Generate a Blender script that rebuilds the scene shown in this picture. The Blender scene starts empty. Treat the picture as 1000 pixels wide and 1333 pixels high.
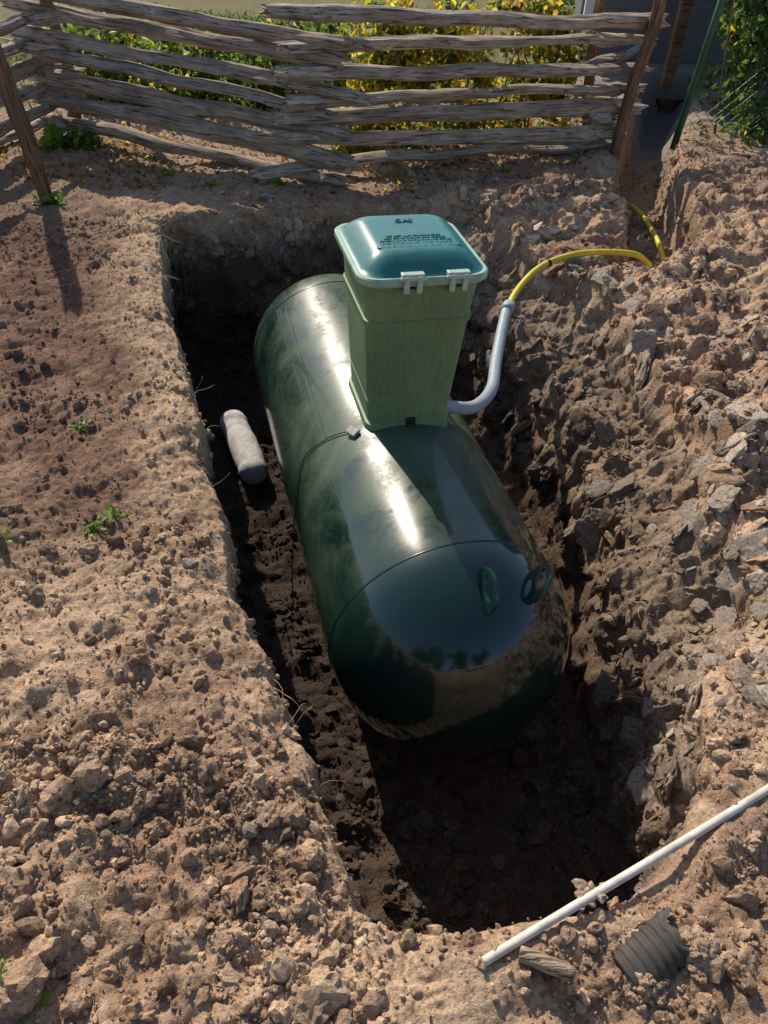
import bpy, bmesh, math, numpy as np
from mathutils import Vector, Matrix, Euler
rng=np.random.default_rng(7)
scene=bpy.context.scene
# ---------------------------------------------------------------- helpers
P=rng.permutation(256); P=np.concatenate([P,P,P]).astype(np.int64)
def vn(x,y,z,seed=0):
    xi=np.floor(x).astype(np.int64);yi=np.floor(y).astype(np.int64);zi=np.floor(z).astype(np.int64)
    fx=x-xi;fy=y-yi;fz=z-zi
    fx=fx*fx*(3-2*fx);fy=fy*fy*(3-2*fy);fz=fz*fz*(3-2*fz)
    xi=(xi+seed*17)&255;yi=(yi+seed*31)&255;zi=zi&255
    def h(a,b,c): return P[P[P[a]+b]+c]/127.5-1
    x1=(xi+1)&255;y1=(yi+1)&255;z1=(zi+1)&255
    def L(a,b,t): return a+(b-a)*t
    return L(L(L(h(xi,yi,zi),h(x1,yi,zi),fx),L(h(xi,y1,zi),h(x1,y1,zi),fx),fy),
             L(L(h(xi,yi,z1),h(x1,yi,z1),fx),L(h(xi,y1,z1),h(x1,y1,z1),fx),fy),fz)
def fbm(x,y,z,s,o=3,seed=0,g=.5):
    r=0;a=1;t=0
    for i in range(o):
        r=r+a*vn(x*s,y*s,z*s+i*7.3,seed+i);t+=a;a*=g;s*=2.07
    return r/t
def sst(e0,e1,x):
    t=np.clip((x-e0)/(e1-e0),0,1);return t*t*(3-2*t)
def mesh_np(name,V,F,mat=None,smooth=False,attrs=None,parent=None):
    me=bpy.data.meshes.new(name)
    V=np.asarray(V,dtype=np.float32);F=np.asarray(F,dtype=np.int32)
    k=F.shape[1]
    me.vertices.add(len(V));me.vertices.foreach_set('co',V.ravel())
    me.loops.add(F.size);me.loops.foreach_set('vertex_index',F.ravel())
    me.polygons.add(len(F));me.polygons.foreach_set('loop_start',np.arange(0,F.size,k,dtype=np.int32))
    me.polygons.foreach_set('use_smooth',np.full(len(F),smooth) if isinstance(smooth,bool) else smooth)
    if attrs:
        for an,d in attrs.items():
            a=me.attributes.new(an,'FLOAT_COLOR','POINT')
            c=np.ones((len(V),4),dtype=np.float32);c[:,:3]=d
            a.data.foreach_set('color',c.ravel())
    me.update(calc_edges=True);me.validate()
    ob=bpy.data.objects.new(name,me);scene.collection.objects.link(ob)
    if mat: me.materials.append(mat)
    if parent: ob.parent=parent
    return ob
def empty(name,loc=(0,0,0),rz=0):
    e=bpy.data.objects.new(name,None);e.location=loc;e.rotation_euler=(0,0,rz);e.empty_display_size=.1
    scene.collection.objects.link(e);return e
def bm_obj(name,bm,mat,parent=None,smooth=False,bevel=0):
    me=bpy.data.meshes.new(name);bm.to_mesh(me);bm.free()
    ob=bpy.data.objects.new(name,me);scene.collection.objects.link(ob)
    me.materials.append(mat)
    for p in me.polygons:p.use_smooth=smooth
    if bevel:
        m=ob.modifiers.new('b','BEVEL');m.width=bevel;m.segments=2;m.limit_method='ANGLE'
    if parent: ob.parent=parent
    return ob
def box(name,dim,loc,mat,parent=None,bevel=.004,rot=(0,0,0)):
    bm=bmesh.new();bmesh.ops.create_cube(bm,size=1)
    bmesh.ops.scale(bm,vec=dim,verts=bm.verts)
    ob=bm_obj(name,bm,mat,parent,False,bevel);ob.location=loc;ob.rotation_euler=rot;return ob
def tube(name,pts,rad,mat,parent=None,seg=14,cap=True,smooth_pts=8,radf=None):
    pts=[Vector(p) for p in pts];path=[]
    if smooth_pts>1 and len(pts)>2:
        for i in range(len(pts)-1):
            p0=pts[max(i-1,0)];p1=pts[i];p2=pts[i+1];p3=pts[min(i+2,len(pts)-1)]
            for j in range(smooth_pts):
                t=j/smooth_pts
                path.append(.5*((2*p1)+(p2-p0)*t+(2*p0-5*p1+4*p2-p3)*t*t+(3*p1-p0-3*p2+p3)*t**3))
        path.append(pts[-1])
    else: path=pts
    V=[];n=len(path);up=Vector((0,0,1))
    for i,p in enumerate(path):
        d=(path[min(i+1,n-1)]-path[max(i-1,0)]).normalized()
        if i==0:
            u=d.cross(up if abs(d.z)<.9 else Vector((1,0,0))).normalized()
        else: u=(u-d*u.dot(d)).normalized()
        w=d.cross(u);r=rad if radf is None else rad*radf(i/(n-1))
        for k in range(seg):
            a=2*math.pi*k/seg;V.append(p+(u*math.cos(a)+w*math.sin(a))*r)
    bm=bmesh.new();vs=[bm.verts.new(v) for v in V]
    for i in range(n-1):
        for k in range(seg):
            bm.faces.new((vs[i*seg+k],vs[i*seg+(k+1)%seg],vs[(i+1)*seg+(k+1)%seg],vs[(i+1)*seg+k]))
    if cap:
        bm.faces.new(vs[:seg][::-1]);bm.faces.new(vs[-seg:])
    return bm_obj(name,bm,mat,parent,True)
# ---------------------------------------------------------------- materials
def newmat(name):
    m=bpy.data.materials.new(name);m.use_nodes=True;nt=m.node_tree;nt.nodes.clear()
    o=nt.nodes.new('ShaderNodeOutputMaterial');b=nt.nodes.new('ShaderNodeBsdfPrincipled')
    nt.links.new(b.outputs[0],o.inputs[0]);return m,nt,b,o
def N(nt,t,**k):
    n=nt.nodes.new(t)
    for a,v in k.items(): setattr(n,a,v)
    return n
def noise(nt,scale,detail=5,rough=.6,vec=None,dist=0):
    n=nt.nodes.new('ShaderNodeTexNoise');n.inputs['Scale'].default_value=scale;n.inputs['Detail'].default_value=detail
    n.inputs['Roughness'].default_value=rough;n.inputs['Distortion'].default_value=dist
    if vec: nt.links.new(vec,n.inputs['Vector'])
    return n
def ramp(nt,fac,stops):
    r=nt.nodes.new('ShaderNodeValToRGB');e=r.color_ramp.elements
    while len(e)<len(stops): e.new(.5)
    for i,(p,c) in enumerate(stops):
        e[i].position=p;e[i].color=(*c,1) if len(c)==3 else c
    nt.links.new(fac,r.inputs[0]);return r
def mixc(nt,fac,a,b,mode='MIX'):
    m=nt.nodes.new('ShaderNodeMix');m.data_type='RGBA';m.blend_type=mode
    for s,v in((0,fac),(6,a),(7,b)):
        if isinstance(v,(int,float)): m.inputs[s].default_value=v
        elif isinstance(v,tuple): m.inputs[s].default_value=(*v,1)
        else: nt.links.new(v,m.inputs[s])
    return m.outputs[2]
def bump(nt,b,h,strength,dist=.01,prev=None):
    n=nt.nodes.new('ShaderNodeBump');n.inputs['Strength'].default_value=strength;n.inputs['Distance'].default_value=dist
    nt.links.new(h,n.inputs['Height'])
    if prev: nt.links.new(prev,n.inputs['Normal'])
    if b: nt.links.new(n.outputs[0],b.inputs['Normal'])
    return n.outputs[0]
def objvec(nt,sc=(1,1,1)):
    t=nt.nodes.new('ShaderNodeTexCoord');m=nt.nodes.new('ShaderNodeMapping');m.inputs['Scale'].default_value=sc
    nt.links.new(t.outputs['Object'],m.inputs['Vector']);return m.outputs[0]
def dirt_mat(name,b1=.85):
    m,nt,b,o=newmat(name);v=objvec(nt)
    a=nt.nodes.new('ShaderNodeAttribute');a.attribute_name='col'
    n4=noise(nt,70,4,.78,v)
    r2=ramp(nt,n4.outputs[0],[(.32,(.46,.42,.40)),(.48,(.95,.95,.95)),(.68,(1.38,1.36,1.33))])
    c=mixc(nt,1.,a.outputs['Color'],r2.outputs[0],'MULTIPLY')
    nt.links.new(c,b.inputs['Base Color']);b.inputs['Roughness'].default_value=.95
    b.inputs['Specular IOR Level'].default_value=.12
    bump(nt,b,n4.outputs[0],b1,.018)
    return m
M_dirt=dirt_mat('dirt');M_clod=dirt_mat('clod_dirt',.75)
def simple(name,col,rough=.5,nscale=20,var=.25,bstr=.1,spec=.5,stretch=(1,1,1),bd=.002):
    m,nt,b,o=newmat(name);v=objvec(nt,stretch)
    n=noise(nt,nscale,4,.65,v)
    lo=tuple(c*(1-var) for c in col);hi=tuple(min(1,c*(1+var)) for c in col)
    r=ramp(nt,n.outputs[0],[(.3,lo),(.7,hi)]);nt.links.new(r.outputs[0],b.inputs['Base Color'])
    b.inputs['Roughness'].default_value=rough;b.inputs['Specular IOR Level'].default_value=spec
    if bstr: bump(nt,b,n.outputs[0],bstr,bd)
    return m
# ---------------------------------------------------------------- terrain
O=np.array([.01,.83]);ah=np.array([-.345,.9385]);th=np.array([.9385,.345])
def segs(*s):
    out=[]
    for a,b,st in s:
        n=max(1,int(round((b-a)/st)));out.append(np.linspace(a,b,n,endpoint=False))
    return np.concatenate(out)
geo=np.array([300,180,110,70,45,30,20.])
Q=np.concatenate([-geo,segs((-14,-4,.8),(-4,-1.6,.07),(-1.6,-.3,.0095),(-.3,-.06,.0065),(-.06,.12,.0028),(.12,1.2,.014),(1.2,1.42,.004),(1.42,2.1,.008),(2.1,3.5,.016),(3.5,4.8,.03),(4.8,10,.2),(10,14,.8)),geo[::-1]])
Pp=np.concatenate([-geo,segs((-14,-1.2,.8),(-1.2,-.25,.010),(-.25,.12,.006),(.12,2.2,.0095),(2.2,4.8,.013),(4.8,5.12,.005),(5.12,7,.018),(7,9,.04),(9,18,.2)),geo[::-1]])
q,p=np.meshgrid(Q,Pp)
TRa=[-.4,-.1,.1,.36,1.0,1.62,2.68,4.2,5.2];TRt=[1.08,1.14,1.2,1.30,1.52,1.80,2.02,2.02,1.95]
TR=np.interp(p,TRa,TRt)
t=np.where(q<0,q,np.where(q<1.3,q*TR/1.3,q-1.3+TR))
near_shift=np.interp(t,[0,.2,.55,.9,1.15,1.4],[0,-.09,-.16,-.10,.05,.12])*np.exp(-(p/.7)**2)
a=p+near_shift-.05*np.clip(t,0,3)*sst(3.5,5,p)
t=t-.09*np.sin(np.clip(a/5,0,1)*math.pi)*np.exp(-(t/.6)**2)
wob=.05*fbm(t*0+1.3,a,a*0,2.2,3,5)+.02*vn(a*9,t*2,a*0,9)
t=t+wob*np.exp(-(np.abs(q)/.5)**2)
t=t+.12*fbm(a*0+4.3,a,a*0,1.9,4,6)*np.exp(-((q-1.4)/.6)**2)
a=a+.05*fbm(t,a*0+2.2,a*0,2.5,4,8)*(np.exp(-((p-4.95)/.4)**2)+np.exp(-(p/.35)**2))
x=O[0]+t*th[0]+a*ah[0];y=O[1]+t*th[1]+a*ah[1]
z0=np.zeros_like(x)
wl=np.interp(q,[-.20,-.11,-.04,-.01,.05,.09,.3],[0,.012,.05,.15,.94,.98,1])
ledge=sst(.15,.8,p)*(1-sst(3.9,4.9,p)*.5)
wr_a=np.interp(q,[1.15,1.235,1.36,1.42],[1,.93,.06,0])
wr_b=np.interp(q,[1.1,1.235,1.29,1.36,1.5,1.70,1.73,1.77,1.9],[1,.93,.64,.36,.29,.23,.14,.01,0])
wr=wr_a*(1-ledge)+wr_b*ledge
wn=np.interp(p,[-.10,-.03,-.01,.05,.2],[0,.03,.12,.95,1])
wf=np.interp(p,[4.7,4.86,4.91,4.97,5.02,5.07],[1,.96,.62,.52,.05,0])
m=wl*wr*wn*wf
far=np.exp(-(np.hypot(x,y-3)/12)**4)
lump=np.abs(fbm(x,y,z0,5,3,21))
S=far*(.05*fbm(x,y,z0,.9,3,1)+.035*fbm(x,y,z0,3.2,3,2)+.03*lump+.022*fbm(x,y,z0,13,3,3)+.010*np.abs(fbm(x,y,z0,32,2,4))*2+.006*fbm(x,y,z0,85,2,19))
rightz=sst(1.75,2.9,q)*sst(-.2,1.,p)*(1-sst(4.2,5.6,p))
rb=sst(1.4,1.8,q)*sst(-.1,.8,p)*(1-sst(4.8,6,p))
S+=far*rightz*(.10+.13*fbm(x,y,z0,2.1,4,11)+.05*np.abs(fbm(x,y,z0,7,3,12)))
def terr(n,k):
    u=n*k;f_=np.floor(u);fr_=u-f_;return (f_+sst(.35,.65,fr_))/k
S+=far*rb*(.20*terr(fbm(x,y,z0,2.3,4,14),4)+.06*terr(fbm(x,y,z0,6.5,3,16),3))
S+=far*.05*sst(4.6,6.5,p)*sst(1.5,3,q)*fbm(x,y,z0,3,3,13)
S+=far*.05*sst(-.5,-1.6,q)
cl=np.abs(fbm(x,y,z0,8,3,15))
S+=far*.09*cl*sst(-.05,-.4,q)*sst(1.8,.5,p)
S+=far*.03*cl*sst(.6,1.1,q)*sst(.2,-.1,p)
# bedding line where the white pipe lies in the soil
pvA=np.array([.30,.71]);pvB=np.array([1.45,1.362]);ZP=.035
vv=pvB-pvA;uu=np.clip(((x-pvA[0])*vv[0]+(y-pvA[1])*vv[1])/(vv@vv),0,1)
dp=np.hypot(x-pvA[0]-uu*vv[0],y-pvA[1]-uu*vv[1])
fw=1-sst(.03,.16,dp)
S=S*(1-fw)+(ZP-.004+.35*S)*fw
Fz=-1.14+.06*fbm(x,y,z0,1.7,3,31)+.05*np.abs(fbm(x,y,z0,6,4,32))+.04*fbm(x,y,z0,17,3,33)
z=S*(1-m)+Fz*m
tp=np.array([(1.60,5.05),(1.85,5.35),(2.0,5.8),(2.1,6.8),(2.38,7.9),(2.95,9.7),(3.6,11.5)])
def polyd(x,y,tp):
    d=np.full_like(x,1e9);s=np.zeros_like(x);acc=0
    for i in range(len(tp)-1):
        A=tp[i];B=tp[i+1];v=B-A;L=np.hypot(*v)
        u=np.clip(((x-A[0])*v[0]+(y-A[1])*v[1])/L**2,0,1)
        dd=np.hypot(x-A[0]-u*v[0],y-A[1]-u*v[1]);k=dd<d
        d=np.where(k,dd,d);s=np.where(k,acc+u*L,s);acc+=L
    return d,s
d,s=polyd(x,y,tp)
dn=d+.06*fbm(x,y,z0,4,3,41)
wd=np.interp(s,[0,.8,2,8],[.19,.22,.22,.2])
tr=1-sst(wd-.03,wd+.07,dn)
dep=np.interp(s,[0,.4,.9,4,8],[.06,.2,.42,.55,.4])
z=z-tr*dep*(1-m)
berm=np.exp(-((dn-.46)/.15)**2)*sst(1.2,2.2,s)
z+=far*berm*(.04+.1*np.abs(fbm(x,y,z0,4,3,43)))
wall=np.clip(4*m*(1-m),0,1)**.5
rw=sst(.9,1.2,q);fwl=sst(4.6,4.85,p)
zz=z
def ridge(s_,sd,o=2): return 1-2*np.abs(fbm(x,y,zz*.8,s_,o,sd))
lat=wall*((.030+.05*rw)*fbm(x,y,zz*1.3,3.5,3,51)+(.022+.04*rw)*fbm(x,y,zz,10,3,52)+(.012+.008*rw)*fbm(x,y,zz,30,2,53)+.05*rw*ridge(5,54))
lat2=wall*((.05+.06*fwl)*fbm(x,y,zz,5,3,61)+(.02+.03*fwl)*fbm(x,y,zz,16,3,62)+.06*fwl*terr(fbm(x,y,zz*2,7,3,66),3))
under=-.09*(1-rw)*np.exp(-((q-.05)/.2)**2)*sst(.05,.9,m)*sst(.2,.6,p)
lat=lat+under
x=x+lat*th[0]+lat2*ah[0];y=y+lat*th[1]+lat2*ah[1]
z=z+wall*((.03+.04*fwl)*fbm(x,y,zz,9,3,63)+rw*(.05*terr(fbm(x,y,zz,8,2,64),3)+.03*ridge(11,65)))
# ---- soil colour (moisture by depth, real soil horizons, plus some painted shade)
tan=np.array([.55,.39,.26]);tan2=np.array([.40,.265,.175]);mulch=np.array([.19,.112,.08]);damp=np.array([.15,.10,.07]);wet=np.array([.105,.072,.052]);grey=np.array([.33,.27,.21])
def mixn(A,B,f): return A*(1-f[...,None])+B*f[...,None]
n1=fbm(x,y,z,1.5,4,71);n2=fbm(x,y,z,6,4,72);n3=fbm(x,y,z,16,3,73)
C=np.broadcast_to(tan,(*x.shape,3)).copy()
C=mixn(C,tan2,sst(-.3,.3,n1+.5*n3))
C=mixn(C,np.array([.25,.165,.11]),sst(.05,.5,n3+.3*n2)*.75)
red=sst(-.22,-.5,q+.25*n1)*sst(.9,2.0,p+.8*n1)*sst(7,5.5,p)
C=mixn(C,mulch,np.clip(red*(.85+.5*n2),0,1))
C=mixn(C,np.array([.33,.20,.14]),sst(.0,.4,n2)*sst(1.6,1.9,q)*.6)
C=mixn(C,grey,sst(.1,.5,n1)*sst(2.2,3,q)*.4)
shade=sst(5.0,5.8,p)
C=mixn(C,np.array([.40,.29,.20]),shade*.6)  # fence-side shade beyond the far rim, mixed into the soil colour
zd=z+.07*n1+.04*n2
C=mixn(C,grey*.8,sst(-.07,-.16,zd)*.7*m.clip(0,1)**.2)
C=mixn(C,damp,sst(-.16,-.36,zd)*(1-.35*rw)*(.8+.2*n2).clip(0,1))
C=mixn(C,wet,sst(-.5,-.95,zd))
C=mixn(C,np.array([.05,.036,.03]),sst(-.3,-.6,z)*sst(.55,.3,q)*(m>.05)*sst(.3,1.2,p)*.75)  # left strip: damp soil painted darker still to stand in for wall shade
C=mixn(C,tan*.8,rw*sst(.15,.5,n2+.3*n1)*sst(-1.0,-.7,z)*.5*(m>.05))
C=mixn(C,np.array([.42,.32,.22]),np.clip(tr*.4,0,1))
green=sst(8.2,9.5,y+n1)*sst(2.3,1.5,x)
C=mixn(C,np.array([.13,.14,.05]),green*.75)
C=mixn(C,np.array([.3,.28,.26]),sst(1.9,2.6,x)*sst(8.2,9.4,y)*.8)
nr,nc=x.shape
V=np.stack([x,y,z],-1).reshape(-1,3)
idx=np.arange(nr*nc).reshape(nr,nc)
F=np.stack([idx[:-1,:-1],idx[:-1,1:],idx[1:,1:],idx[1:,:-1]],-1).reshape(-1,4)
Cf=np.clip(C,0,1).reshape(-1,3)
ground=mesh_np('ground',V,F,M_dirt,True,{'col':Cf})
Vg=V.reshape(nr,nc,3)
du=np.gradient(Vg,axis=1);dv=np.gradient(Vg,axis=0);NG=np.cross(du,dv);NG/=np.linalg.norm(NG,axis=-1,keepdims=True)+1e-9
area=np.linalg.norm(np.cross(du,dv),axis=-1)
def ground_z(px,py):
    k=np.argmin((x-px)**2+(y-py)**2);return float(z.ravel()[k])
# ---------------------------------------------------------------- clods
def template(sub):
    bm=bmesh.new();bmesh.ops.create_icosphere(bm,subdivisions=sub,radius=1)
    v=np.array([w.co[:] for w in bm.verts]);f=np.array([[w.index for w in fc.verts] for fc in bm.faces]);bm.free();return v,f
def rotm(n):
    qn=rng.normal(size=(n,4));qn/=np.linalg.norm(qn,axis=1,keepdims=True);w,a_,b_,c_=qn.T
    return np.stack([1-2*(b_*b_+c_*c_),2*(a_*b_-c_*w),2*(a_*c_+b_*w),2*(a_*b_+c_*w),1-2*(a_*a_+c_*c_),2*(b_*c_-a_*w),2*(a_*c_-b_*w),2*(b_*c_+a_*w),1-2*(a_*a_+b_*b_)],-1).reshape(n,3,3)
def blobs(pos,size,col,sub,flat=None,nrm=None,rough=.24):
    v,f=template(sub);n=len(pos)
    sc=rng.uniform(.55,1.25,(n,3))
    if flat is not None:
        sc[:,2]=flat*rng.uniform(.6,1.5,n)
        v=v/(np.sum(np.abs(v)**5,1,keepdims=True)**.2)
    if sub==1: rad=1+rng.normal(0,rough,(n,len(v)))
    else:
        off=rng.uniform(0,100,(n,1,3));vv=v[None]*1.1+off
        rad=1+.55*vn(vv[...,0],vv[...,1],vv[...,2],3)+.34*np.abs(vn(vv[...,0]*2.6,vv[...,1]*2.6,vv[...,2]*2.6,4))+.24*vn(vv[...,0]*6,vv[...,1]*6,vv[...,2]*6,5)
        if flat is not None: rad=.7*rad+.3
    W=v[None]*rad[...,None]*sc[:,None,:]*size[:,None,None]
    Rm=rotm(n)
    if nrm is not None:
        nz=nrm+rng.normal(0,.22,(n,3));nz/=np.linalg.norm(nz,axis=1,keepdims=True)
        r_=rng.normal(size=(n,3));ux=np.cross(nz,r_);ux/=np.linalg.norm(ux,axis=1,keepdims=True);uy=np.cross(nz,ux)
        Rm=np.stack([ux,uy,nz],-1)
    W=np.einsum('nij,nkj->nki',Rm,W)+pos[:,None,:]
    FF=(f[None]+np.arange(n)[:,None,None]*len(v)).reshape(-1,3)
    CC=np.repeat(col[:,None,:],len(v),1).reshape(-1,3)
    return W.reshape(-1,3),FF,CC
cam=np.array([0,0,2.2])
dist=np.linalg.norm(Vg-cam,axis=-1)
vis=(p>-.9)&(p<8.5)&(q>-2.2)&(q<5)
dens=np.ones_like(x)
dens*=np.where(q<-.03,1.0+1.6*sst(1.9,.6,p),1)
dens*=np.where((q>.1)&(q<1.2)&(p>0),1.5,1)
dens*=np.where((q>1.42),1.2,1)
dens*=np.where(np.abs(m-.5)<.47,.45,1)
dens*=np.where((p>5.05)&(q<3),.35,1)
clump=sst(-.25,.45,fbm(x,y,z,3.5,3,81))+.2
smoothpatch=np.exp(-((q-.15)/.28)**2-((p+.35)/.28)**2)
dens*=clump*(1-.85*smoothpatch)
dens*=.25+.75*sst(.02,.05,dp)
Nf=NG.reshape(-1,3);df=dist.ravel();mf=m.ravel();qf=q.ravel();pf=p.ravel()
parts=[]
def scatter(n,pw,smin,smax,expo,sub,emb=.35,greyp=.04,flat=None,mask=None,gcol=(1.22,1.0,.80)):
    w=(vis*area*dens/dist**pw).ravel()
    if mask is not None: w=w*mask
    w/=w.sum();ids=rng.choice(len(w),n,p=w)
    u=rng.random(n)
    size=(smin**(-expo)+u*(smax**(-expo)-smin**(-expo)))**(-1/expo)
    size=np.maximum(size,df[ids]*.0012)
    pos=V[ids]+Nf[ids]*(size*(.5-emb)*(1 if flat is None else .3))[:,None]+rng.normal(0,.004,(n,3))
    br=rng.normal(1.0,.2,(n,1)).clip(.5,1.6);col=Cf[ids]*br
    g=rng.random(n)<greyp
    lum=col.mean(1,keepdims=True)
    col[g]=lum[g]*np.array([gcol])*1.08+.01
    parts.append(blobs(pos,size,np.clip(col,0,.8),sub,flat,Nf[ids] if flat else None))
bigm=(((qf<-.1)&(pf<2.2))|((qf>1.3))|((qf>.5)&(pf<.1))|((qf>.1)&(qf<1.2)))*1.
scatter(60000,1.7,.0032,.011,1.5,1)
scatter(6000,1.3,.010,.03,2.3,2)
scatter(560,1.0,.024,.05,2.6,3,.34,.04,None,bigm)
sh=(((qf>1.25)&(qf<2.6)&(pf>.1))|((qf>.2)&(qf<1.2)&(pf>0)))*1.
scatter(3400,1.2,.012,.045,1.8,2,.35,.5,.24,sh)
fw_=((mf>.08)&(mf<.97)&(pf>4.7))*1.
scatter(900,.5,.014,.045,1.8,2,.3,.5,.25,fw_)
sh2=((qf>1.25)&(qf<2.0)&(pf>.1)&(pf<4.5))*1.
scatter(230,.6,.04,.085,2.0,3,.55,.6,.24,sh2)
def near_pipe(n,u0,u1,spread,s0,s1):
    u=rng.uniform(u0,u1,n);pp=pvA+(pvB-pvA)*u[:,None]+rng.normal(0,spread,(n,2))
    zz_=ZP+rng.uniform(-.014,.008,n)
    sz=rng.uniform(s0,s1,n);parts.append(blobs(np.column_stack([pp,zz_]),sz,np.repeat(np.array([[.46,.33,.23]]),n,0)*rng.uniform(.8,1.15,(n,1)),2))
near_pipe(24,.24,.31,.016,.006,.014);near_pipe(14,.0,.04,.02,.006,.012)
def pile(n,cx,cy,sp,s0,s1,zo):
    pp=np.array([cx,cy])+rng.normal(0,sp,(n,2));zg=np.array([ground_z(a_,b_) for a_,b_ in pp])+zo*np.exp(-np.sum((pp-[cx,cy])**2,1)/(2*sp*sp))
    parts.append(blobs(np.column_stack([pp,zg]),rng.uniform(s0,s1,n),np.repeat(np.array([[.44,.315,.215]]),n,0)*rng.uniform(.75,1.15,(n,1)),2))
pile(80,.875,.765,.03,.006,.017,.04);pile(60,.73,.69,.028,.006,.016,.02)
o=0;VV=[];FF=[];CC=[]
for v_,f_,c_ in parts:
    VV.append(v_);FF.append(f_+o);CC.append(c_);o+=len(v_)
mesh_np('dirt_clods',np.concatenate(VV),np.concatenate(FF),M_clod,False,{'col':np.concatenate(CC)})
# ---------------------------------------------------------------- roots / straw
M_straw=simple('dry_straw',(.42,.31,.17),.8,30,.3,0)
def strands(name,starts,lens,rad,mat,droop=.5):
    VV=[];FF=[];o=0
    for s0,L in zip(starts,lens):
        d_=rng.normal(size=3);d_[2]=abs(d_[2])*.3;d_/=np.linalg.norm(d_);k=6;pt=np.array(s0,float);ring=[]
        for i in range(k):
            side=np.cross(d_,[0.1,.2,1]);side/=np.linalg.norm(side);up=np.cross(side,d_);r=rad*(1-.6*i/k)
            for j in range(3):
                an=j*2.094;ring.append(pt+(side*math.cos(an)+up*math.sin(an))*r)
            pt=pt+d_*L/(k-1);d_=d_+rng.normal(0,.25,3);d_[2]-=droop*.3;d_/=np.linalg.norm(d_)
        for i in range(k-1):
            for j in range(3):
                FF.append((o+i*3+j,o+i*3+(j+1)%3,o+(i+1)*3+(j+1)%3,o+(i+1)*3+j))
        VV+=ring;o+=len(ring)
    return mesh_np(name,np.array(VV),np.array(FF),mat,False)
rimm=((np.abs(qf+.02)<.06)&(pf>.3)&(pf<5)&(mf<.5))|((pf>4.95)&(pf<6.3)&(qf<2.5)&(qf>-.5))|((qf>1.3)&(qf<2.2)&(pf>.3)&(pf<4.5))
cand=np.where(rimm)[0];ids=rng.choice(cand,280)
strands('root_strands',V[ids]+[0,0,.004],rng.uniform(.04,.2,280),.0015,M_straw)
# ---------------------------------------------------------------- propane tank
R=.55;L=2.4675;C1=(.309,2.2804,-.5342);yaw=.286
tank=empty('propane_tank',C1,yaw)
def paint(name,col,dust,r0,r1,amount,coat=.3):
    m,nt,b,o=newmat(name);v=objvec(nt)
    n=noise(nt,2.0,4,.6,v,.9);n2=noise(nt,34,4,.7,v);n3=noise(nt,1.3,2,.5,v)
    add=N(nt,'ShaderNodeMath',operation='MULTIPLY_ADD');nt.links.new(n2.outputs[0],add.inputs[0]);add.inputs[1].default_value=.3
    nt.links.new(n.outputs[0],add.inputs[2])
    f=ramp(nt,add.outputs[0],[(.46,(0,0,0)),(.88,(1,1,1))])
    g=nt.nodes.new('ShaderNodeNewGeometry');sx=nt.nodes.new('ShaderNodeSeparateXYZ');nt.links.new(g.outputs['Normal'],sx.inputs[0])
    up=N(nt,'ShaderNodeMapRange');nt.links.new(sx.outputs[2],up.inputs[0]);up.inputs[1].default_value=-.2;up.inputs[2].default_value=.7
    up.inputs[3].default_value=.1;up.inputs[4].default_value=1
    tc=nt.nodes.new('ShaderNodeTexCoord');sy=nt.nodes.new('ShaderNodeSeparateXYZ');nt.links.new(tc.outputs['Object'],sy.inputs[0])
    hd=N(nt,'ShaderNodeMapRange');nt.links.new(sy.outputs[1],hd.inputs[0]);hd.inputs[1].default_value=-.1;hd.inputs[2].default_value=.35;hd.inputs[3].default_value=.06;hd.inputs[4].default_value=1
    mu=N(nt,'ShaderNodeMath',operation='MULTIPLY');nt.links.new(f.outputs[0],mu.inputs[0]);nt.links.new(up.outputs[0],mu.inputs[1])
    mu3=N(nt,'ShaderNodeMath',operation='MULTIPLY');nt.links.new(mu.outputs[0],mu3.inputs[0]);nt.links.new(hd.outputs[0],mu3.inputs[1])
    mu2=N(nt,'ShaderNodeMath',operation='MULTIPLY');nt.links.new(mu3.outputs[0],mu2.inputs[0]);mu2.inputs[1].default_value=amount
    c=mixc(nt,mu2.outputs[0],col,dust);nt.links.new(c,b.inputs['Base Color'])
    rr=N(nt,'ShaderNodeMapRange');nt.links.new(mu2.outputs[0],rr.inputs[0]);rr.inputs[3].default_value=r0;rr.inputs[4].default_value=r1
    nt.links.new(rr.outputs[0],b.inputs['Roughness'])
    cw=N(nt,'ShaderNodeMapRange');nt.links.new(mu2.outputs[0],cw.inputs[0]);cw.inputs[1].default_value=0;cw.inputs[2].default_value=.5;cw.inputs[3].default_value=coat;cw.inputs[4].default_value=.2
    nt.links.new(cw.outputs[0],b.inputs['Coat Weight'])
    sp=N(nt,'ShaderNodeMapRange');nt.links.new(mu2.outputs[0],sp.inputs[0]);sp.inputs[1].default_value=0;sp.inputs[2].default_value=.5;sp.inputs[3].default_value=.5;sp.inputs[4].default_value=.2
    nt.links.new(sp.outputs[0],b.inputs['Specular IOR Level'])
    bump(nt,b,n3.outputs[0],.06,.03)
    b.inputs['Coat Roughness'].default_value=.03
    return m
M_tank=paint('dark_green_epoxy',(.004,.022,.018),(.14,.19,.12),.12,.75,.72,coat=.6)
M_tank2=simple('dark_green_steel',(.006,.034,.028),.25,15,.2,.05)
prof=[]
for i in range(33):
    an=math.pi/2*i/32;prof.append((-R*math.cos(an),R*math.sin(an)))
for i in range(1,24): prof.append((L*i/24,R))
for i in range(33):
    an=math.pi/2*i/32;prof.append((L+R*math.sin(an),R*math.cos(an)))
seg=128;V_=[];
for yy,r in prof:
    for k in range(seg):
        an=2*math.pi*k/seg;V_.append((max(r,1e-4)*math.cos(an),yy,max(r,1e-4)*math.sin(an)))
F_=[]
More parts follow.
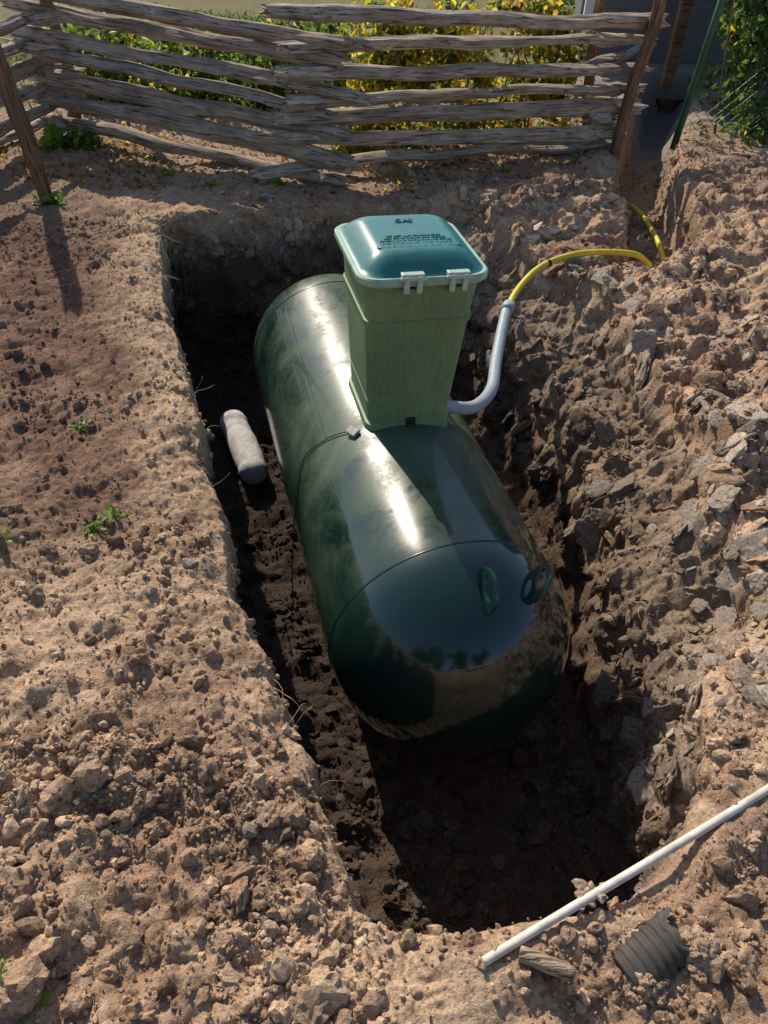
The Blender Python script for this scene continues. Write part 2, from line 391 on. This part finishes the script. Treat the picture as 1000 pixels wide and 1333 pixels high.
for i in range(len(prof)-1):
    for k in range(seg):
        F_.append((i*seg+k,i*seg+(k+1)%seg,(i+1)*seg+(k+1)%seg,(i+1)*seg+k))
mesh_np('tank_shell',V_,F_,M_tank,True,parent=tank)
def ringseam(name,yy,r=R,w=.007,h=.003):
    V_=[];F_=[]
    pr=[(-w,-.002),(-w*.6,h*.7),(0,h),(w*.6,h*.7),(w,-.002)]
    for a_,b_ in pr:
        for k in range(seg):
            an=2*math.pi*k/seg;V_.append(((r+b_)*math.cos(an),yy+a_,(r+b_)*math.sin(an)))
    for i in range(4):
        for k in range(seg): F_.append((i*seg+k,i*seg+(k+1)%seg,(i+1)*seg+(k+1)%seg,(i+1)*seg+k))
    mesh_np(name,V_,F_,M_tank2,True,parent=tank)
ringseam('weld_seam_1',0);ringseam('weld_seam_2',L)
def lug(name,posw,ang,w=.095,h=.105,lean=0):
    n=(Vector(posw)-Vector(C1)).normalized();nl=(Matrix.Rotation(-yaw,3,'Z')@n).normalized()
    tl=Vector((0,1,0));tl=(tl-nl*tl.dot(nl)).normalized();sl=nl.cross(tl)
    tl2=tl*math.cos(ang)+sl*math.sin(ang);sl2=nl.cross(tl2)
    nl2=(nl*math.cos(lean)+sl2*math.sin(lean));sl3=tl2.cross(nl2)*-1
    th_=.007;out=[];inn=[];K=40
    for k in range(K):
        an=2*math.pi*k/K
        X=w*math.cos(an);Y=.012+(h-.012)*math.sin(an) if math.sin(an)>0 else .012+.05*math.sin(an)
        out.append((X,Y));inn.append((.054*math.cos(an),.046+.034*math.sin(an)))
    bm=bmesh.new();base=nl*R
    def mk(pt,s_): return bm.verts.new(base+tl2*pt[0]+nl2*pt[1]+sl3*s_*th_)
    A=[mk(p_,1) for p_ in out];B=[mk(p_,1) for p_ in inn];A2=[mk(p_,-1) for p_ in out];B2=[mk(p_,-1) for p_ in inn]
    for k in range(K):
        j=(k+1)%K
        bm.faces.new((A[k],A[j],B[j],B[k]));bm.faces.new((A2[j],A2[k],B2[k],B2[j]))
        bm.faces.new((A[j],A[k],A2[k],A2[j]));bm.faces.new((B[k],B[j],B2[j],B2[k]))
    bmesh.ops.recalc_face_normals(bm,faces=bm.faces)
    return bm_obj(name,bm,M_tank2,tank,False,.0015)
lug('lifting_lug_1',(.405,2.07,-.055),math.radians(-4),lean=math.radians(-10))
lug('lifting_lug_2',(.61,2.18,-.13),math.radians(-20),lean=math.radians(6))
# ---- turret
def plastic(name,col,col2,rough,streak=(18,18,1.2)):
    m,nt,b,o=newmat(name);v=objvec(nt,streak);v2=objvec(nt)
    n=noise(nt,8,6,.7,v);n2=noise(nt,3,5,.6,v2)
    c=ramp(nt,n.outputs[0],[(.3,col),(.7,col2)])
    c2=ramp(nt,n2.outputs[0],[(.35,(.8,.8,.8)),(.65,(1.15,1.15,1.1))])
    nt.links.new(mixc(nt,1.,c.outputs[0],c2.outputs[0],'MULTIPLY'),b.inputs['Base Color'])
    b.inputs['Roughness'].default_value=rough
    bump(nt,b,n.outputs[0],.12,.003);return m
M_body=plastic('sage_green_polyethylene',(.105,.175,.085),(.21,.30,.155),.5)
M_lid=plastic('teal_green_lid',(.02,.15,.15),(.04,.20,.19),.3,(6,6,6))
M_rim=simple('pale_green_rim',(.30,.46,.36),.45,20,.2,.05)
TC=(.045,1.10)
turret=empty('valve_turret',(TC[0],TC[1],R-.016));turret.parent=tank
turret.rotation_euler=(0,math.radians(1.3),math.radians(-1.0))
def rrect(hx,hy,r,n=9):
    pts=[]
    for cx,cy,a0 in((hx-r,hy-r,0),(-hx+r,hy-r,90),(-hx+r,-hy+r,180),(hx-r,-hy+r,270)):
        for i in range(n):
            an=math.radians(a0+90*i/(n-1));pts.append((cx+r*math.cos(an),cy+r*math.sin(an)))
    return pts
def loft(name,rings,mat,parent,captop=True,capbot=False,smooth=True):
    bm=bmesh.new();R_=[]
    for r in rings:
        hx,hy,rad,zz=r[:4]
        R_.append([bm.verts.new((px_,py_,zz)) for px_,py_ in rrect(hx,hy,rad)])
    n=len(R_[0])
    for A,B in zip(R_,R_[1:]):
        for k in range(n): bm.faces.new((A[k],A[(k+1)%n],B[(k+1)%n],B[k]))
    if captop: bm.faces.new(R_[-1])
    if capbot: bm.faces.new(R_[0][::-1])
    ob=bm_obj(name,bm,mat,parent,smooth)
    if smooth:
        mo=ob.modifiers.new('e','EDGE_SPLIT');mo.split_angle=math.radians(35)
    return ob
rings=[]
def hw(zz): return .200+.055*(zz/.78),.235+.045*(zz/.78)
H_=[(-.07,.016),(.0,.014),(.018,.011),(.024,0),(.14,0),(.144,-.005),(.151,-.005),(.155,0),(.56,.0),(.563,.007),(.585,.008),(.59,.001),(.65,.0),(.75,.004),(.78,.004)]
for zz,e in H_:
    a_,b_=hw(max(zz,0));rings.append((a_+e,b_+e,.06,zz))
loft('turret_body',rings,M_body,turret,True,False)
zl=.785
loft('lid_flange',[(.272,.30,.085,zl-.022),(.287,.31,.09,zl-.02),(.292,.315,.09,zl-.012),(.292,.315,.09,zl+.012),(.285,.310,.088,zl+.018)],M_rim,turret,True,True)
dome=[(.277,.304,.085,zl+.017)]
for i in range(0,17):
    u=i/16;v_=math.sin(min(1,u*2.2)*math.pi/2)
    dome.append((.267-.225*u,.296-.25*u,max(.085-.06*u,.012),zl+.019+.068*v_+.006*u))
loft('lid_dome',dome,M_lid,turret,True)
def text(s_,size,loc,name):
    cu=bpy.data.curves.new(name,'FONT');cu.body=s_;cu.size=size;cu.extrude=.003;cu.align_x='CENTER'
    ob=bpy.data.objects.new(name,cu);scene.collection.objects.link(ob)
    dg=bpy.context.evaluated_depsgraph_get();me=bpy.data.meshes.new_from_object(ob.evaluated_get(dg))
    bpy.data.objects.remove(ob);o2=bpy.data.objects.new(name,me);scene.collection.objects.link(o2)
    me.materials.clear();me.materials.append(M_lid);o2.parent=turret;o2.location=loc;return o2
for i,(s_,yy,sz) in enumerate([('UNDERGROUND GAS TANK',-.165,.029),('NO SMOKING - NO FLAME',-.132,.026),('CHECK VALVES BEFORE OPENING COVER',-.105,.017),('KEEP COVER CLOSED AND LOCKED',-.082,.017),('DO NOT BURY OR DRIVE OVER',-.06,.017),('GAS',.10,.045)]):
    text(s_,sz,(0,yy,zl+.0882+.0012*min(i,5)),'embossed_text_%d'%(i+1))
M_latch=simple('pale_latch_plastic',(.40,.50,.42),.5,20,.15,.05)
for i,lx in enumerate((-.065,.135)):
    e=empty('latch_%d'%(i+1),(lx,-.315,zl));e.parent=turret
    box('plate',(.10,.036,.024),(0,.010,.026),M_latch,e,.005)
    box('hook_1',(.024,.022,.075),(-.028,-.008,-.006),M_latch,e,.005)
    box('hook_2',(.024,.022,.075),(.028,-.008,-.006),M_latch,e,.005)
    tube('pin',[(-.055,-.010,.02),(.055,-.010,.02)],.009,M_latch,e,10,True,1)
    box('keeper',(.06,.03,.03),(0,.016,-.045),M_body,e,.004)
for i,lx in enumerate((-.06,.06)):
    box('hinge_%d'%(i+1),(.06,.03,.03),(lx,.312,zl+.02),M_latch,turret,.004)
M_black=simple('black_plastic',(.012,.012,.012),.5,20,.2,0)
box('vent_notch',(.045,.02,.04),(.005,-.245,.030),M_black,turret,.003)
tube('sensor_cable',[(-.16,.93,R-.04),(-.22,.90,R-.04),(-.26,.93,R-.055),(-.36,.98,.425),(-.47,1.0,.30),(-.545,.85,.12),(-.60,.70,-.15),(-.62,.62,-.40)],.003,M_black,tank,8)
box('sensor_block',(.045,.06,.018),(-.235,.90,R-.035),simple('sensor_grey',(.35,.34,.32),.4),tank,.003,(0,-.45,.5))
M_conc=simple('concrete',(.3,.28,.25),.9,14,.2,.3)
# ---------------------------------------------------------------- pipes
M_grey=simple('grey_conduit',(.30,.34,.38),.5,15,.15,.03)
M_yel=simple('yellow_pe_pipe',(.66,.52,.03),.45,12,.2,.03)
M_pvc=simple('dusty_white_pvc',(.60,.55,.48),.6,14,.35,.05)
gp=empty('gas_supply_pipe')
tube('grey_sleeve',[(.16,3.29,.03),(.30,3.30,.0),(.45,3.40,-.06),(.56,3.62,-.09),(.61,3.92,-.09),(.66,4.2,-.07),(.72,4.5,-.04)],.034,M_grey,gp,18)
tube('yellow_pipe',[(.70,4.42,-.045),(.80,4.68,.0),(.97,4.93,.05),(1.2,5.1,.07),(1.45,5.22,.05),(1.70,5.32,.0),(1.84,5.38,-.1)],.021,M_yel,gp,14)
tube('clamp',[(.712,4.46,-.043),(.735,4.53,-.033)],.04,M_grey,gp,16,True,1)
tube('tie_1',[(1.02,4.972,.058),(1.036,4.984,.058)],.025,M_black,gp,12,True,1)
tube('yellow_pipe_trench_run',[(2.06,5.75,-.22),(2.08,6.0,-.19),(2.09,6.3,-.19),(2.10,6.65,-.21),(2.10,7.0,-.26),(2.12,7.3,-.36)],.021,M_yel,gp,12)
pv=tube('pvc_pipe',[(pvA[0]+vv[0]*u,pvA[1]+vv[1]*u,ZP+.004*math.sin(u*9)) for u in np.linspace(0,1,6)],.0125,M_pvc,None,16)
M_corr=simple('black_corrugated_plastic',(.06,.053,.046),.75,10,.45,.05)
cz=ground_z(.79,.76)
corr=empty('corrugated_drain_pipe',(.765,.765,cz+.004));corr.rotation_euler=(math.radians(16),0,math.radians(-58))
V_=[];F_=[];K=40;n_=60
for i in range(n_):
    u=i/(n_-1);r=.056+.0032*math.tanh(2.5*math.sin(u*math.pi*2*7))
    for k in range(K):
        an=2*math.pi*k/K;V_.append((r*math.cos(an)*(1+.1*math.sin(u*3)),-.10+.18*u+(.016*math.sin(an*3)+.014*math.sin(an*5))*sst(.75,1,u),r*.78*math.sin(an)))
for i in range(n_-1):
    for k in range(K): F_.append((i*K+k,i*K+(k+1)%K,(i+1)*K+(k+1)%K,(i+1)*K+k))
c_=mesh_np('corrugated_tube',V_,F_,M_corr,True,parent=corr)
so=c_.modifiers.new('s','SOLIDIFY');so.thickness=.003
def wood(name,c1,c2,c3):
    m,nt,b,o=newmat(name);v=objvec(nt,(1.6,26,26));v2=objvec(nt,(1,1,1));v3=objvec(nt,(2.2,60,60))
    n=noise(nt,1.6,5,.7,v,.4);n2=noise(nt,4,2,.6,v2);n3=noise(nt,1.3,3,.7,v3)
    r=ramp(nt,n.outputs[0],[(.3,c3),(.42,c1),(.62,c2),(.8,tuple(k*1.15 for k in c2))])
    r2=ramp(nt,n2.outputs[0],[(.3,(.65,.62,.6)),(.7,(1.15,1.12,1.1))])
    r3=ramp(nt,n3.outputs[0],[(.38,(.22,.2,.19)),(.46,(1,1,1))])
    c=mixc(nt,1.,r.outputs[0],r2.outputs[0],'MULTIPLY');c=mixc(nt,1.,c,r3.outputs[0],'MULTIPLY')
    nt.links.new(c,b.inputs['Base Color']);b.inputs['Roughness'].default_value=.85;b.inputs['Specular IOR Level'].default_value=.25
    bump(nt,b,n3.outputs[0],.9,.012);return m
M_wood=wood('weathered_cedar',(.36,.30,.245),(.52,.45,.385),(.11,.085,.065))
M_post=wood('brown_post_wood',(.19,.115,.07),(.27,.17,.11),(.05,.03,.02))
M_chunk=wood('grey_brown_wood',(.26,.19,.14),(.36,.28,.21),(.1,.07,.05))
def rail(name,A,B,w,h,parent,mat=None,seed=0,taper=.85,bow=.022):
    A=Vector(A);B=Vector(B);d_=B-A;Ln=d_.length;X=d_.normalized()
    Y=Vector((0,0,1)).cross(X).normalized() if abs(X.z)<.9 else Vector((0,1,0)).cross(X).normalized();Z=X.cross(Y)
    r_=np.random.default_rng(seed);K=16;n=max(8,int(Ln/.04));V_=[]
    an=np.linspace(0,2*math.pi,K,endpoint=False);nv=r_.integers(3,6);ph=r_.uniform(0,6.28)
    kk=np.pi/nv;base=math.cos(kk)/np.cos((an+ph)%(2*kk)-kk);base=base**.8*(.9+.2*r_.random(K))
    bx=r_.normal(0,bow*1.5);bz=r_.normal(0,bow*.8);tw=r_.normal(0,.7);rag0=r_.normal(0,.045,K);rag1=r_.normal(0,.045,K)
    us=np.arange(n+1)/n
    hb=fbm(us*Ln*1.8+seed,us*0,us*0,1,3,5);hb2=fbm(us*Ln*1.8+seed,us*0+9,us*0,1,3,6)
    thick=1+.22*fbm(us*Ln*1.3+seed*2,us*0+3,us*0,1,2,7)
    for i in range(n+1):
        u=i/n;tp_=(1-(1-taper)*u)*thick[i]
        yy=bx*math.sin(u*math.pi)*1.5+.035*hb[i];zz=bz*math.sin(u*math.pi)*1.5+.026*hb2[i]
        nz=fbm(np.cos(an)*1.6+seed*3.1,np.sin(an)*1.6,np.full(K,u*Ln*2.4),1.,3,seed%9)*.3
        endt=1-.12*(max(0,1-u*n/2.5)+max(0,1-(1-u)*n/2.5))
        for k in range(K):
            r0=base[k]*(1+nz[k])*tp_*endt;ex=0
            if i==0: ex=rag0[k]
            if i==n: ex=rag1[k]
            aa=an[k]+tw*u
            V_.append((u*Ln+ex,yy+r0*math.cos(aa)*w/2,zz+r0*math.sin(aa)*h/2))
    c0=len(V_);V_.append((0.01,0,0));c1=len(V_);V_.append((Ln-.01,0,0))
    bm=bmesh.new();vs=[bm.verts.new(v) for v in V_]
    for i in range(n):
        for k in range(K): bm.faces.new((vs[i*K+k],vs[i*K+(k+1)%K],vs[(i+1)*K+(k+1)%K],vs[(i+1)*K+k]))
    for k in range(K):
        bm.faces.new((vs[c0],vs[(k+1)%K],vs[k]));bm.faces.new((vs[c1],vs[n*K+k],vs[n*K+(k+1)%K]))
    ob=bm_obj(name,bm,mat or M_wood,parent,False)
    ob.matrix_local=Matrix((( X.x,Y.x,Z.x,A.x),(X.y,Y.y,Z.y,A.y),(X.z,Y.z,Z.z,A.z),(0,0,0,1)))
    return ob
zc_=ground_z(.465,.71)
tube('wood_chunk',[(.40,.735,zc_+.02),(.44,.72,zc_+.026),(.48,.705,zc_+.028),(.53,.69,zc_+.022)],.022,M_chunk,None,9,True,3,lambda u:1-.2*abs(u-.5))
# ---------------------------------------------------------------- fence
fence=empty('split_rail_fence')
PM=Vector((-.62,6.47,0));PR=Vector((1.95,7.64,0));PL=Vector((-3.15,7.42,0));PLL=Vector((-3.6,5.3,0))
def lerp(a_,b_,u): return a_+(b_-a_)*u
cnt=0
fr=np.random.default_rng(3)
def panel(A,B,hs,e0,e1,thick=.138,off=0):
    global cnt
    for i,(ha,hb) in enumerate(hs):
        u0=-e0*fr.uniform(.3,1.7);u1=1+e1*fr.uniform(.3,1.7)
        ha+=fr.normal(0,.03);hb+=fr.normal(0,.014)
        a_=lerp(A,B,u0);b_=lerp(A,B,u1)
        side=Vector((-(B-A).y,(B-A).x,0)).normalized()*(off+fr.normal(0,.035))
        za=ha+(hb-ha)*u0;zb=ha+(hb-ha)*u1
        cnt+=1
        s0,s1=fr.uniform(.8,1.4),fr.uniform(.65,1.1)
        if fr.random()<.35: a_,b_,za,zb=b_,a_,zb,za
        rail('rail_%d'%cnt,(a_.x+side.x,a_.y+side.y,za),(b_.x+side.x,b_.y+side.y,zb),thick*s0,thick*s1,fence,None,cnt*7+1,fr.uniform(.7,.98))
panel(PL,PM,[(.14,.05),(.33,.22),(.50,.38),(.67,.55),(.83,.72),(.97,.89),(1.12,1.08)],.06,.11)
panel(PM,PR,[(.14,.04),(.31,.20),(.47,.37),(.64,.54),(.81,.71),(.98,.87),(1.17,1.03)],.12,.06)
panel(PLL,PL,[(.10,.12),(.27,.26),(.43,.42),(.60,.58),(.76,.74),(.92,.90)],.1,.1)
rail('post_1',(-2.70,5.98,-.1),(-2.98,6.12,1.75),.14,.14,fence,M_post,91,.9)
rail('post_2',(1.98,7.55,-.1),(2.10,7.45,1.9),.13,.15,fence,M_post,92,.95)
rail('post_3',(-3.05,7.75,-.1),(-3.12,7.7,1.5),.12,.12,fence,M_post,93,.95)
rail('post_4',(1.80,7.95,-.1),(1.72,7.98,1.35),.11,.11,fence,M_post,94,.95)
for i,(cx,cy) in enumerate([(1.75,7.50),(-2.95,7.28)]):
    for j in range(5):
        rail('block_%d_%d'%(i,j),(cx-.17+fr.normal(0,.03),cy+.0,.13+.2*j),(cx+.14+fr.normal(0,.03),cy+.1,.13+.2*j+fr.normal(0,.03)),.13,.12,fence,None,200+i*9+j)
# ---------------------------------------------------------------- foliage
def leafmat(name):
    m,nt,b,o=newmat(name);a=nt.nodes.new('ShaderNodeAttribute');a.attribute_name='col'
    nt.links.new(a.outputs['Color'],b.inputs['Base Color']);b.inputs['Roughness'].default_value=.5
    tr_=nt.nodes.new('ShaderNodeBsdfTranslucent');nt.links.new(a.outputs['Color'],tr_.inputs[0])
    mx=nt.nodes.new('ShaderNodeMixShader');mx.inputs[0].default_value=.6
    nt.links.new(b.outputs[0],mx.inputs[1]);nt.links.new(tr_.outputs[0],mx.inputs[2]);nt.links.new(mx.outputs[0],o.inputs[0]);return m
M_leaf=leafmat('leaves')
def leaves(name,pos,size,col,parent=None,up=.3,asp=.6):
    n=len(pos);nrm=rng.normal(size=(n,3));nrm[:,2]+=up;nrm/=np.linalg.norm(nrm,axis=1,keepdims=True)
    r=rng.normal(size=(n,3));u=np.cross(nrm,r);u/=np.linalg.norm(u,axis=1,keepdims=True);w=np.cross(nrm,u)
    s_=size[:,None]
    A=pos-u*s_;B=pos+w*s_*asp+nrm*s_*.2-u*s_*.1;Cc=pos+u*s_*1.1-nrm*s_*.15;D=pos-w*s_*asp+nrm*s_*.2-u*s_*.1
    VV=np.stack([A,B,Cc,D],1).reshape(-1,3);i4=np.arange(n)*4
    FF=np.stack([i4,i4+1,i4+2,i4,i4+2,i4+3],1).reshape(-1,3)
    return mesh_np(name,VV,FF,M_leaf,False,{'col':np.repeat(col,4,0)},parent)
def pick(n,pal,w,var=.25):
    pal=np.array(pal);c=pal[rng.choice(len(pal),n,p=np.array(w)/sum(w))];return np.clip(c*rng.normal(1,var,(n,1)).clip(.4,1.8),0,.9)
def cloud(n,lo,hi,clumpn,rad,shear=0):
    lo=np.array(lo);hi=np.array(hi);c=rng.uniform(lo,hi,(clumpn,3));c[:,1]+=shear*(c[:,0]-lo[0]);r=rad*rng.uniform(.5,1.2,clumpn)
    k=rng.integers(0,clumpn,n);d_=rng.normal(size=(n,3));d_/=np.linalg.norm(d_,axis=1,keepdims=True)
    ps=c[k]+d_*(r[k]*rng.random(n)**.4)[:,None];ps[:,2]=np.abs(ps[:,2]);return ps
G1=(.08,.15,.03);G2=(.16,.26,.045);Y1=(.62,.50,.06);Y2=(.62,.36,.06);D1=(.03,.055,.015);B1=(.25,.12,.04)
def shrub(name,n,lo,hi,cn,rad,pal,w,sz=(.03,.055),stems=10,shear=0):
    e=empty(name);ps=cloud(n,lo,hi,cn,rad,shear)
    leaves('leaves',ps,rng.uniform(sz[0],sz[1],n),pick(n,pal,w),e)
    for i in range(stems):
        sx_=rng.uniform(lo[0],hi[0]);s_=np.array([sx_,rng.uniform(lo[1],hi[1])+shear*(sx_-lo[0]),0])
        tx=s_+np.array([rng.normal(0,.15),rng.normal(0,.15),hi[2]*rng.uniform(.7,1)])
        tube('stem_%d'%i,[s_,(s_+tx)/2+rng.normal(0,.05,3),tx],.012,M_post,e,6,True,4,lambda u:1-.6*u)
    return e
shrub('vine_hedge',8500,(-.5,7.2,.0),(1.6,7.6,1.05),95,.2,[G1,G2,Y1,Y2,D1],[2,4,6,2,.5],(.028,.048),14,.42)
shrub('vine_hedge',7000,(-3.4,8.2,.0),(-.6,9.6,.6),65,.28,[G1,G2,Y1,D1],[4,4,2,1],(.035,.055))
shrub('ivy_hedge',8000,(3.15,8.3,.05),(4.9,9.6,2.1),110,.3,[G1,G2,D1,Y1],[4,5,1,.7],(.035,.055))
n=3000;ids=rng.choice(np.where((pf>5.3)&(pf<9)&(qf<3.3)&(qf>-1.6)&(V[:,1]>6.2))[0],n)
leaves('leaf_litter',V[ids]+[0,0,.012],rng.uniform(.015,.03,n),pick(n,[B1,Y2,(.3,.22,.12),Y1],[3,2,4,1]),None,1.6)
n=8000;gx=rng.uniform(-5,1.2,n);gy=rng.uniform(8.3,13.5,n);gpz=rng.uniform(0,.09,n)
leaves('lawn_grass',np.stack([gx,gy,gpz],1),rng.uniform(.03,.07,n),pick(n,[G1,G2,(.14,.2,.05)],[2,3,2]),None,-.3,.15)
def weed(name,px_,py_,n,L_,pal=((.12,.24,.03),(.22,.36,.05))):
    zz=ground_z(px_,py_);VV=[];FF=[];cc=[]
    for i in range(n):
        an=rng.uniform(0,6.28);el=rng.uniform(.15,1.2);l=L_*rng.uniform(.5,1.1);w=l*.11
        d_=np.array([math.cos(an)*math.cos(el),math.sin(an)*math.cos(el),math.sin(el)]);s_=np.array([-math.sin(an),math.cos(an),0])
        b0=np.array([px_,py_,zz])+rng.normal(0,L_*.25,3)*[1,1,0];o=len(VV)
        mid=b0+d_*l*.55;tip=b0+d_*l+np.array([0,0,-l*.25])
        VV+=[b0-s_*w*.3,b0+s_*w*.3,mid+s_*w,mid-s_*w,tip];FF+=[(o,o+1,o+2),(o,o+2,o+3),(o+3,o+2,o+4)]
        c=np.array(pal[rng.integers(len(pal))])*rng.uniform(.7,1.3);cc+=[c]*5
    return mesh_np(name,np.array(VV),np.array(FF),M_leaf,False,{'col':np.array(cc)})
for wx,wy,n,L_ in[(-1.46,2.97,34,.065),(-1.2,2.28,30,.065),(-1.13,2.36,22,.08),(-1.55,2.15,34,.11),(-.80,.58,24,.055),(-.90,.62,16,.05),(-2.93,7.0,90,.26),(-2.75,7.15,60,.2),(-2.62,5.85,50,.14),(-1.5,6.25,26,.08),(-.95,6.3,20,.1),(1.6,7.2,24,.13),(.9,6.9,14,.1),(.78,1.0,10,.03),(-1.05,6.0,14,.07),(-1.9,6.6,20,.09),(-1.2,2.05,12,.04)]:
    weed('weed',wx,wy,n,L_)
M_gpost=simple('green_painted_steel',(.02,.09,.05),.4,15,.2,.05)
gf=empty('wire_garden_fence')
tube('steel_post',[(2.72,8.2,-.1),(2.86,8.2,2.0)],.034,M_gpost,gf,10,True,1)
for k in range(26):
    for sgn in(-1,1):
        x0=2.8+.1*k;x1=x0+sgn*1.5
        xa,za_=x0,.08;xb,zb_=x1,1.58
        if xb<2.8: zb_=.08+(x0-2.8);xb=2.8
        if xb>5.2: zb_=.08+(5.2-x0);xb=5.2
        if zb_-za_>.05: tube('mesh_wire_%d_%d'%(k,sgn),[(xa,8.19+sgn*.004,za_),(xb,8.19+sgn*.004,zb_)],.003,M_gpost,gf,4,False,1)
# ---------------------------------------------------------------- house
house=empty('grey_house')
M_side=simple('dark_grey_siding',(.15,.155,.165),.7,3,.2,.1,.3,(1,1,8))
M_white=simple('white_trim',(.7,.7,.7),.5,8,.08,.02)
for k in range(18):
    box('siding_board_%d'%k,(6.0,.03,.185),(5.2,11.0-.0,.22+.175*k),M_side,house,.004,(math.radians(5),0,0))
box('foundation',(6.1,.3,.5),(5.2,11.18,-.05),M_conc,house,.01)
box('end_wall',(.12,3.2,3.3),(2.18,12.65,1.6),M_side,house,.01)
box('corner_board',(.12,.06,3.3),(2.2,10.95,1.6),M_white,house,.005)
box('window_frame',(1.1,.07,1.0),(4.3,10.97,1.6),M_white,house,.01)
m,nt,b,o_=newmat('window_glass');b.inputs['Base Color'].default_value=(.02,.03,.04,1);b.inputs['Roughness'].default_value=.05
box('window_pane',(.95,.03,.85),(4.3,10.93,1.6),m,house,.002)
bm=bmesh.new()
vs=[bm.verts.new(c) for c in[(1.9,10.6,3.25),(8.5,10.6,3.25),(8.5,14.6,3.25),(1.9,14.6,3.25),(1.9,12.6,4.4),(8.5,12.6,4.4)]]
for f in((0,1,5,4),(2,3,4,5),(0,4,3),(1,2,5),(3,2,1,0)): bm.faces.new([vs[i] for i in f])
bm_obj('roof',bm,simple('roof_shingle',(.08,.08,.08),.9,12,.3,.2),house)
tube('downspout',[(3.0,10.9,3.0),(3.0,10.88,1.2),(2.95,10.7,.5),(2.6,10.5,.25),(2.3,10.4,.2)],.045,M_grey,house,10)
box('porch_post',(.12,.12,2.4),(3.1,10.2,1.2),M_post,house,.006)
# ---------------------------------------------------------------- anode bag
M_bag=simple('grey_cloth_bag',(.50,.48,.47),.9,22,.28,.5,bd=.01)
bag=tube('anode_bag',[(-.86,3.86,-1.0),(-.89,3.98,-.985),(-1.02,4.28,-.98),(-1.09,4.44,-.98),(-1.12,4.50,-.98)],.098,M_bag,None,20,True,8,
    lambda u:(max(0.02,1-abs(2*u-1)**6)**.5)*(1+.035*math.sin(u*19)+.02*math.sin(u*47)))
# ---------------------------------------------------------------- trees
def tree(name,tx,ty,h,lo,hi,n,cn,rad,sz,bend=(0,0)):
    e=empty(name)
    top=((lo[0]+hi[0])/2,(lo[1]+hi[1])/2,(lo[2]+hi[2])/2)
    tube('trunk',[(tx,ty,-.1),(tx+.1,ty,h*.35),top],.13,M_post,e,8,True,5,lambda u:1-.7*u)
    for k in range(7):
        c=rng.uniform(lo,hi);b0=Vector((tx+.1,ty,h*.35)).lerp(Vector(top),rng.random()*.7)
        tube('limb_%d'%k,[b0,b0.lerp(Vector(c),.5)+Vector((0,0,.1)),c],.045,M_post,e,6,True,4,lambda u:1-.8*u)
    ps=cloud(n,lo,hi,cn,rad)
    leaves('crown',ps,rng.uniform(sz[0],sz[1],n),pick(n,[G1,G2,D1],[3,2,3]),e)
for i,tx in enumerate((-6,-2.5,1.5,5.5)):
    ty=-8+rng.normal(0,.7);tree('tree',tx,ty,6,(tx-1.4,ty-1.2,1.6),(tx+1.4,ty+1.2,5.6),1300,22,.9,(.14,.24))
# ---------------------------------------------------------------- camera, light
cd=bpy.data.cameras.new('camera');co=bpy.data.objects.new('camera',cd);scene.collection.objects.link(co);scene.camera=co
pitch=.7276;roll=.0431
cd.sensor_fit='VERTICAL';cd.sensor_height=24;cd.sensor_width=18;cd.lens=24*1000/1333;cd.clip_end=1000;cd.clip_start=.02
Fv=Vector((0,math.cos(pitch),-math.sin(pitch)));Uv=Vector((0,math.sin(pitch),math.cos(pitch)));Xv=Vector((1,0,0))
Xr=Xv*math.cos(roll)+Uv*math.sin(roll);Ur=-Xv*math.sin(roll)+Uv*math.cos(roll)
co.matrix_world=Matrix(((Xr.x,Ur.x,-Fv.x,0),(Xr.y,Ur.y,-Fv.y,0),(Xr.z,Ur.z,-Fv.z,2.2),(0,0,0,1)))
el=math.radians(38);az=math.atan2(-.48,.877)
sd=Vector((math.sin(az)*math.cos(el),math.cos(az)*math.cos(el),math.sin(el)))
sl=bpy.data.lights.new('sun','SUN');sl.energy=5;sl.angle=math.radians(.5);sl.color=(1,.89,.74)
so=bpy.data.objects.new('sun',sl);scene.collection.objects.link(so);so.rotation_euler=(-sd).to_track_quat('-Z','Y').to_euler();so.location=(-3,8,8)
w=bpy.data.worlds.new('World');scene.world=w;w.use_nodes=True;nt=w.node_tree
sk=nt.nodes.new('ShaderNodeTexSky');sk.sky_type='NISHITA';sk.sun_disc=False;sk.sun_elevation=el;sk.sun_rotation=az%(2*math.pi)
bg=nt.nodes['Background'];nt.links.new(sk.outputs[0],bg.inputs[0]);bg.inputs[1].default_value=.14
scene.view_settings.view_transform='Standard';scene.view_settings.look='None';scene.view_settings.exposure=0
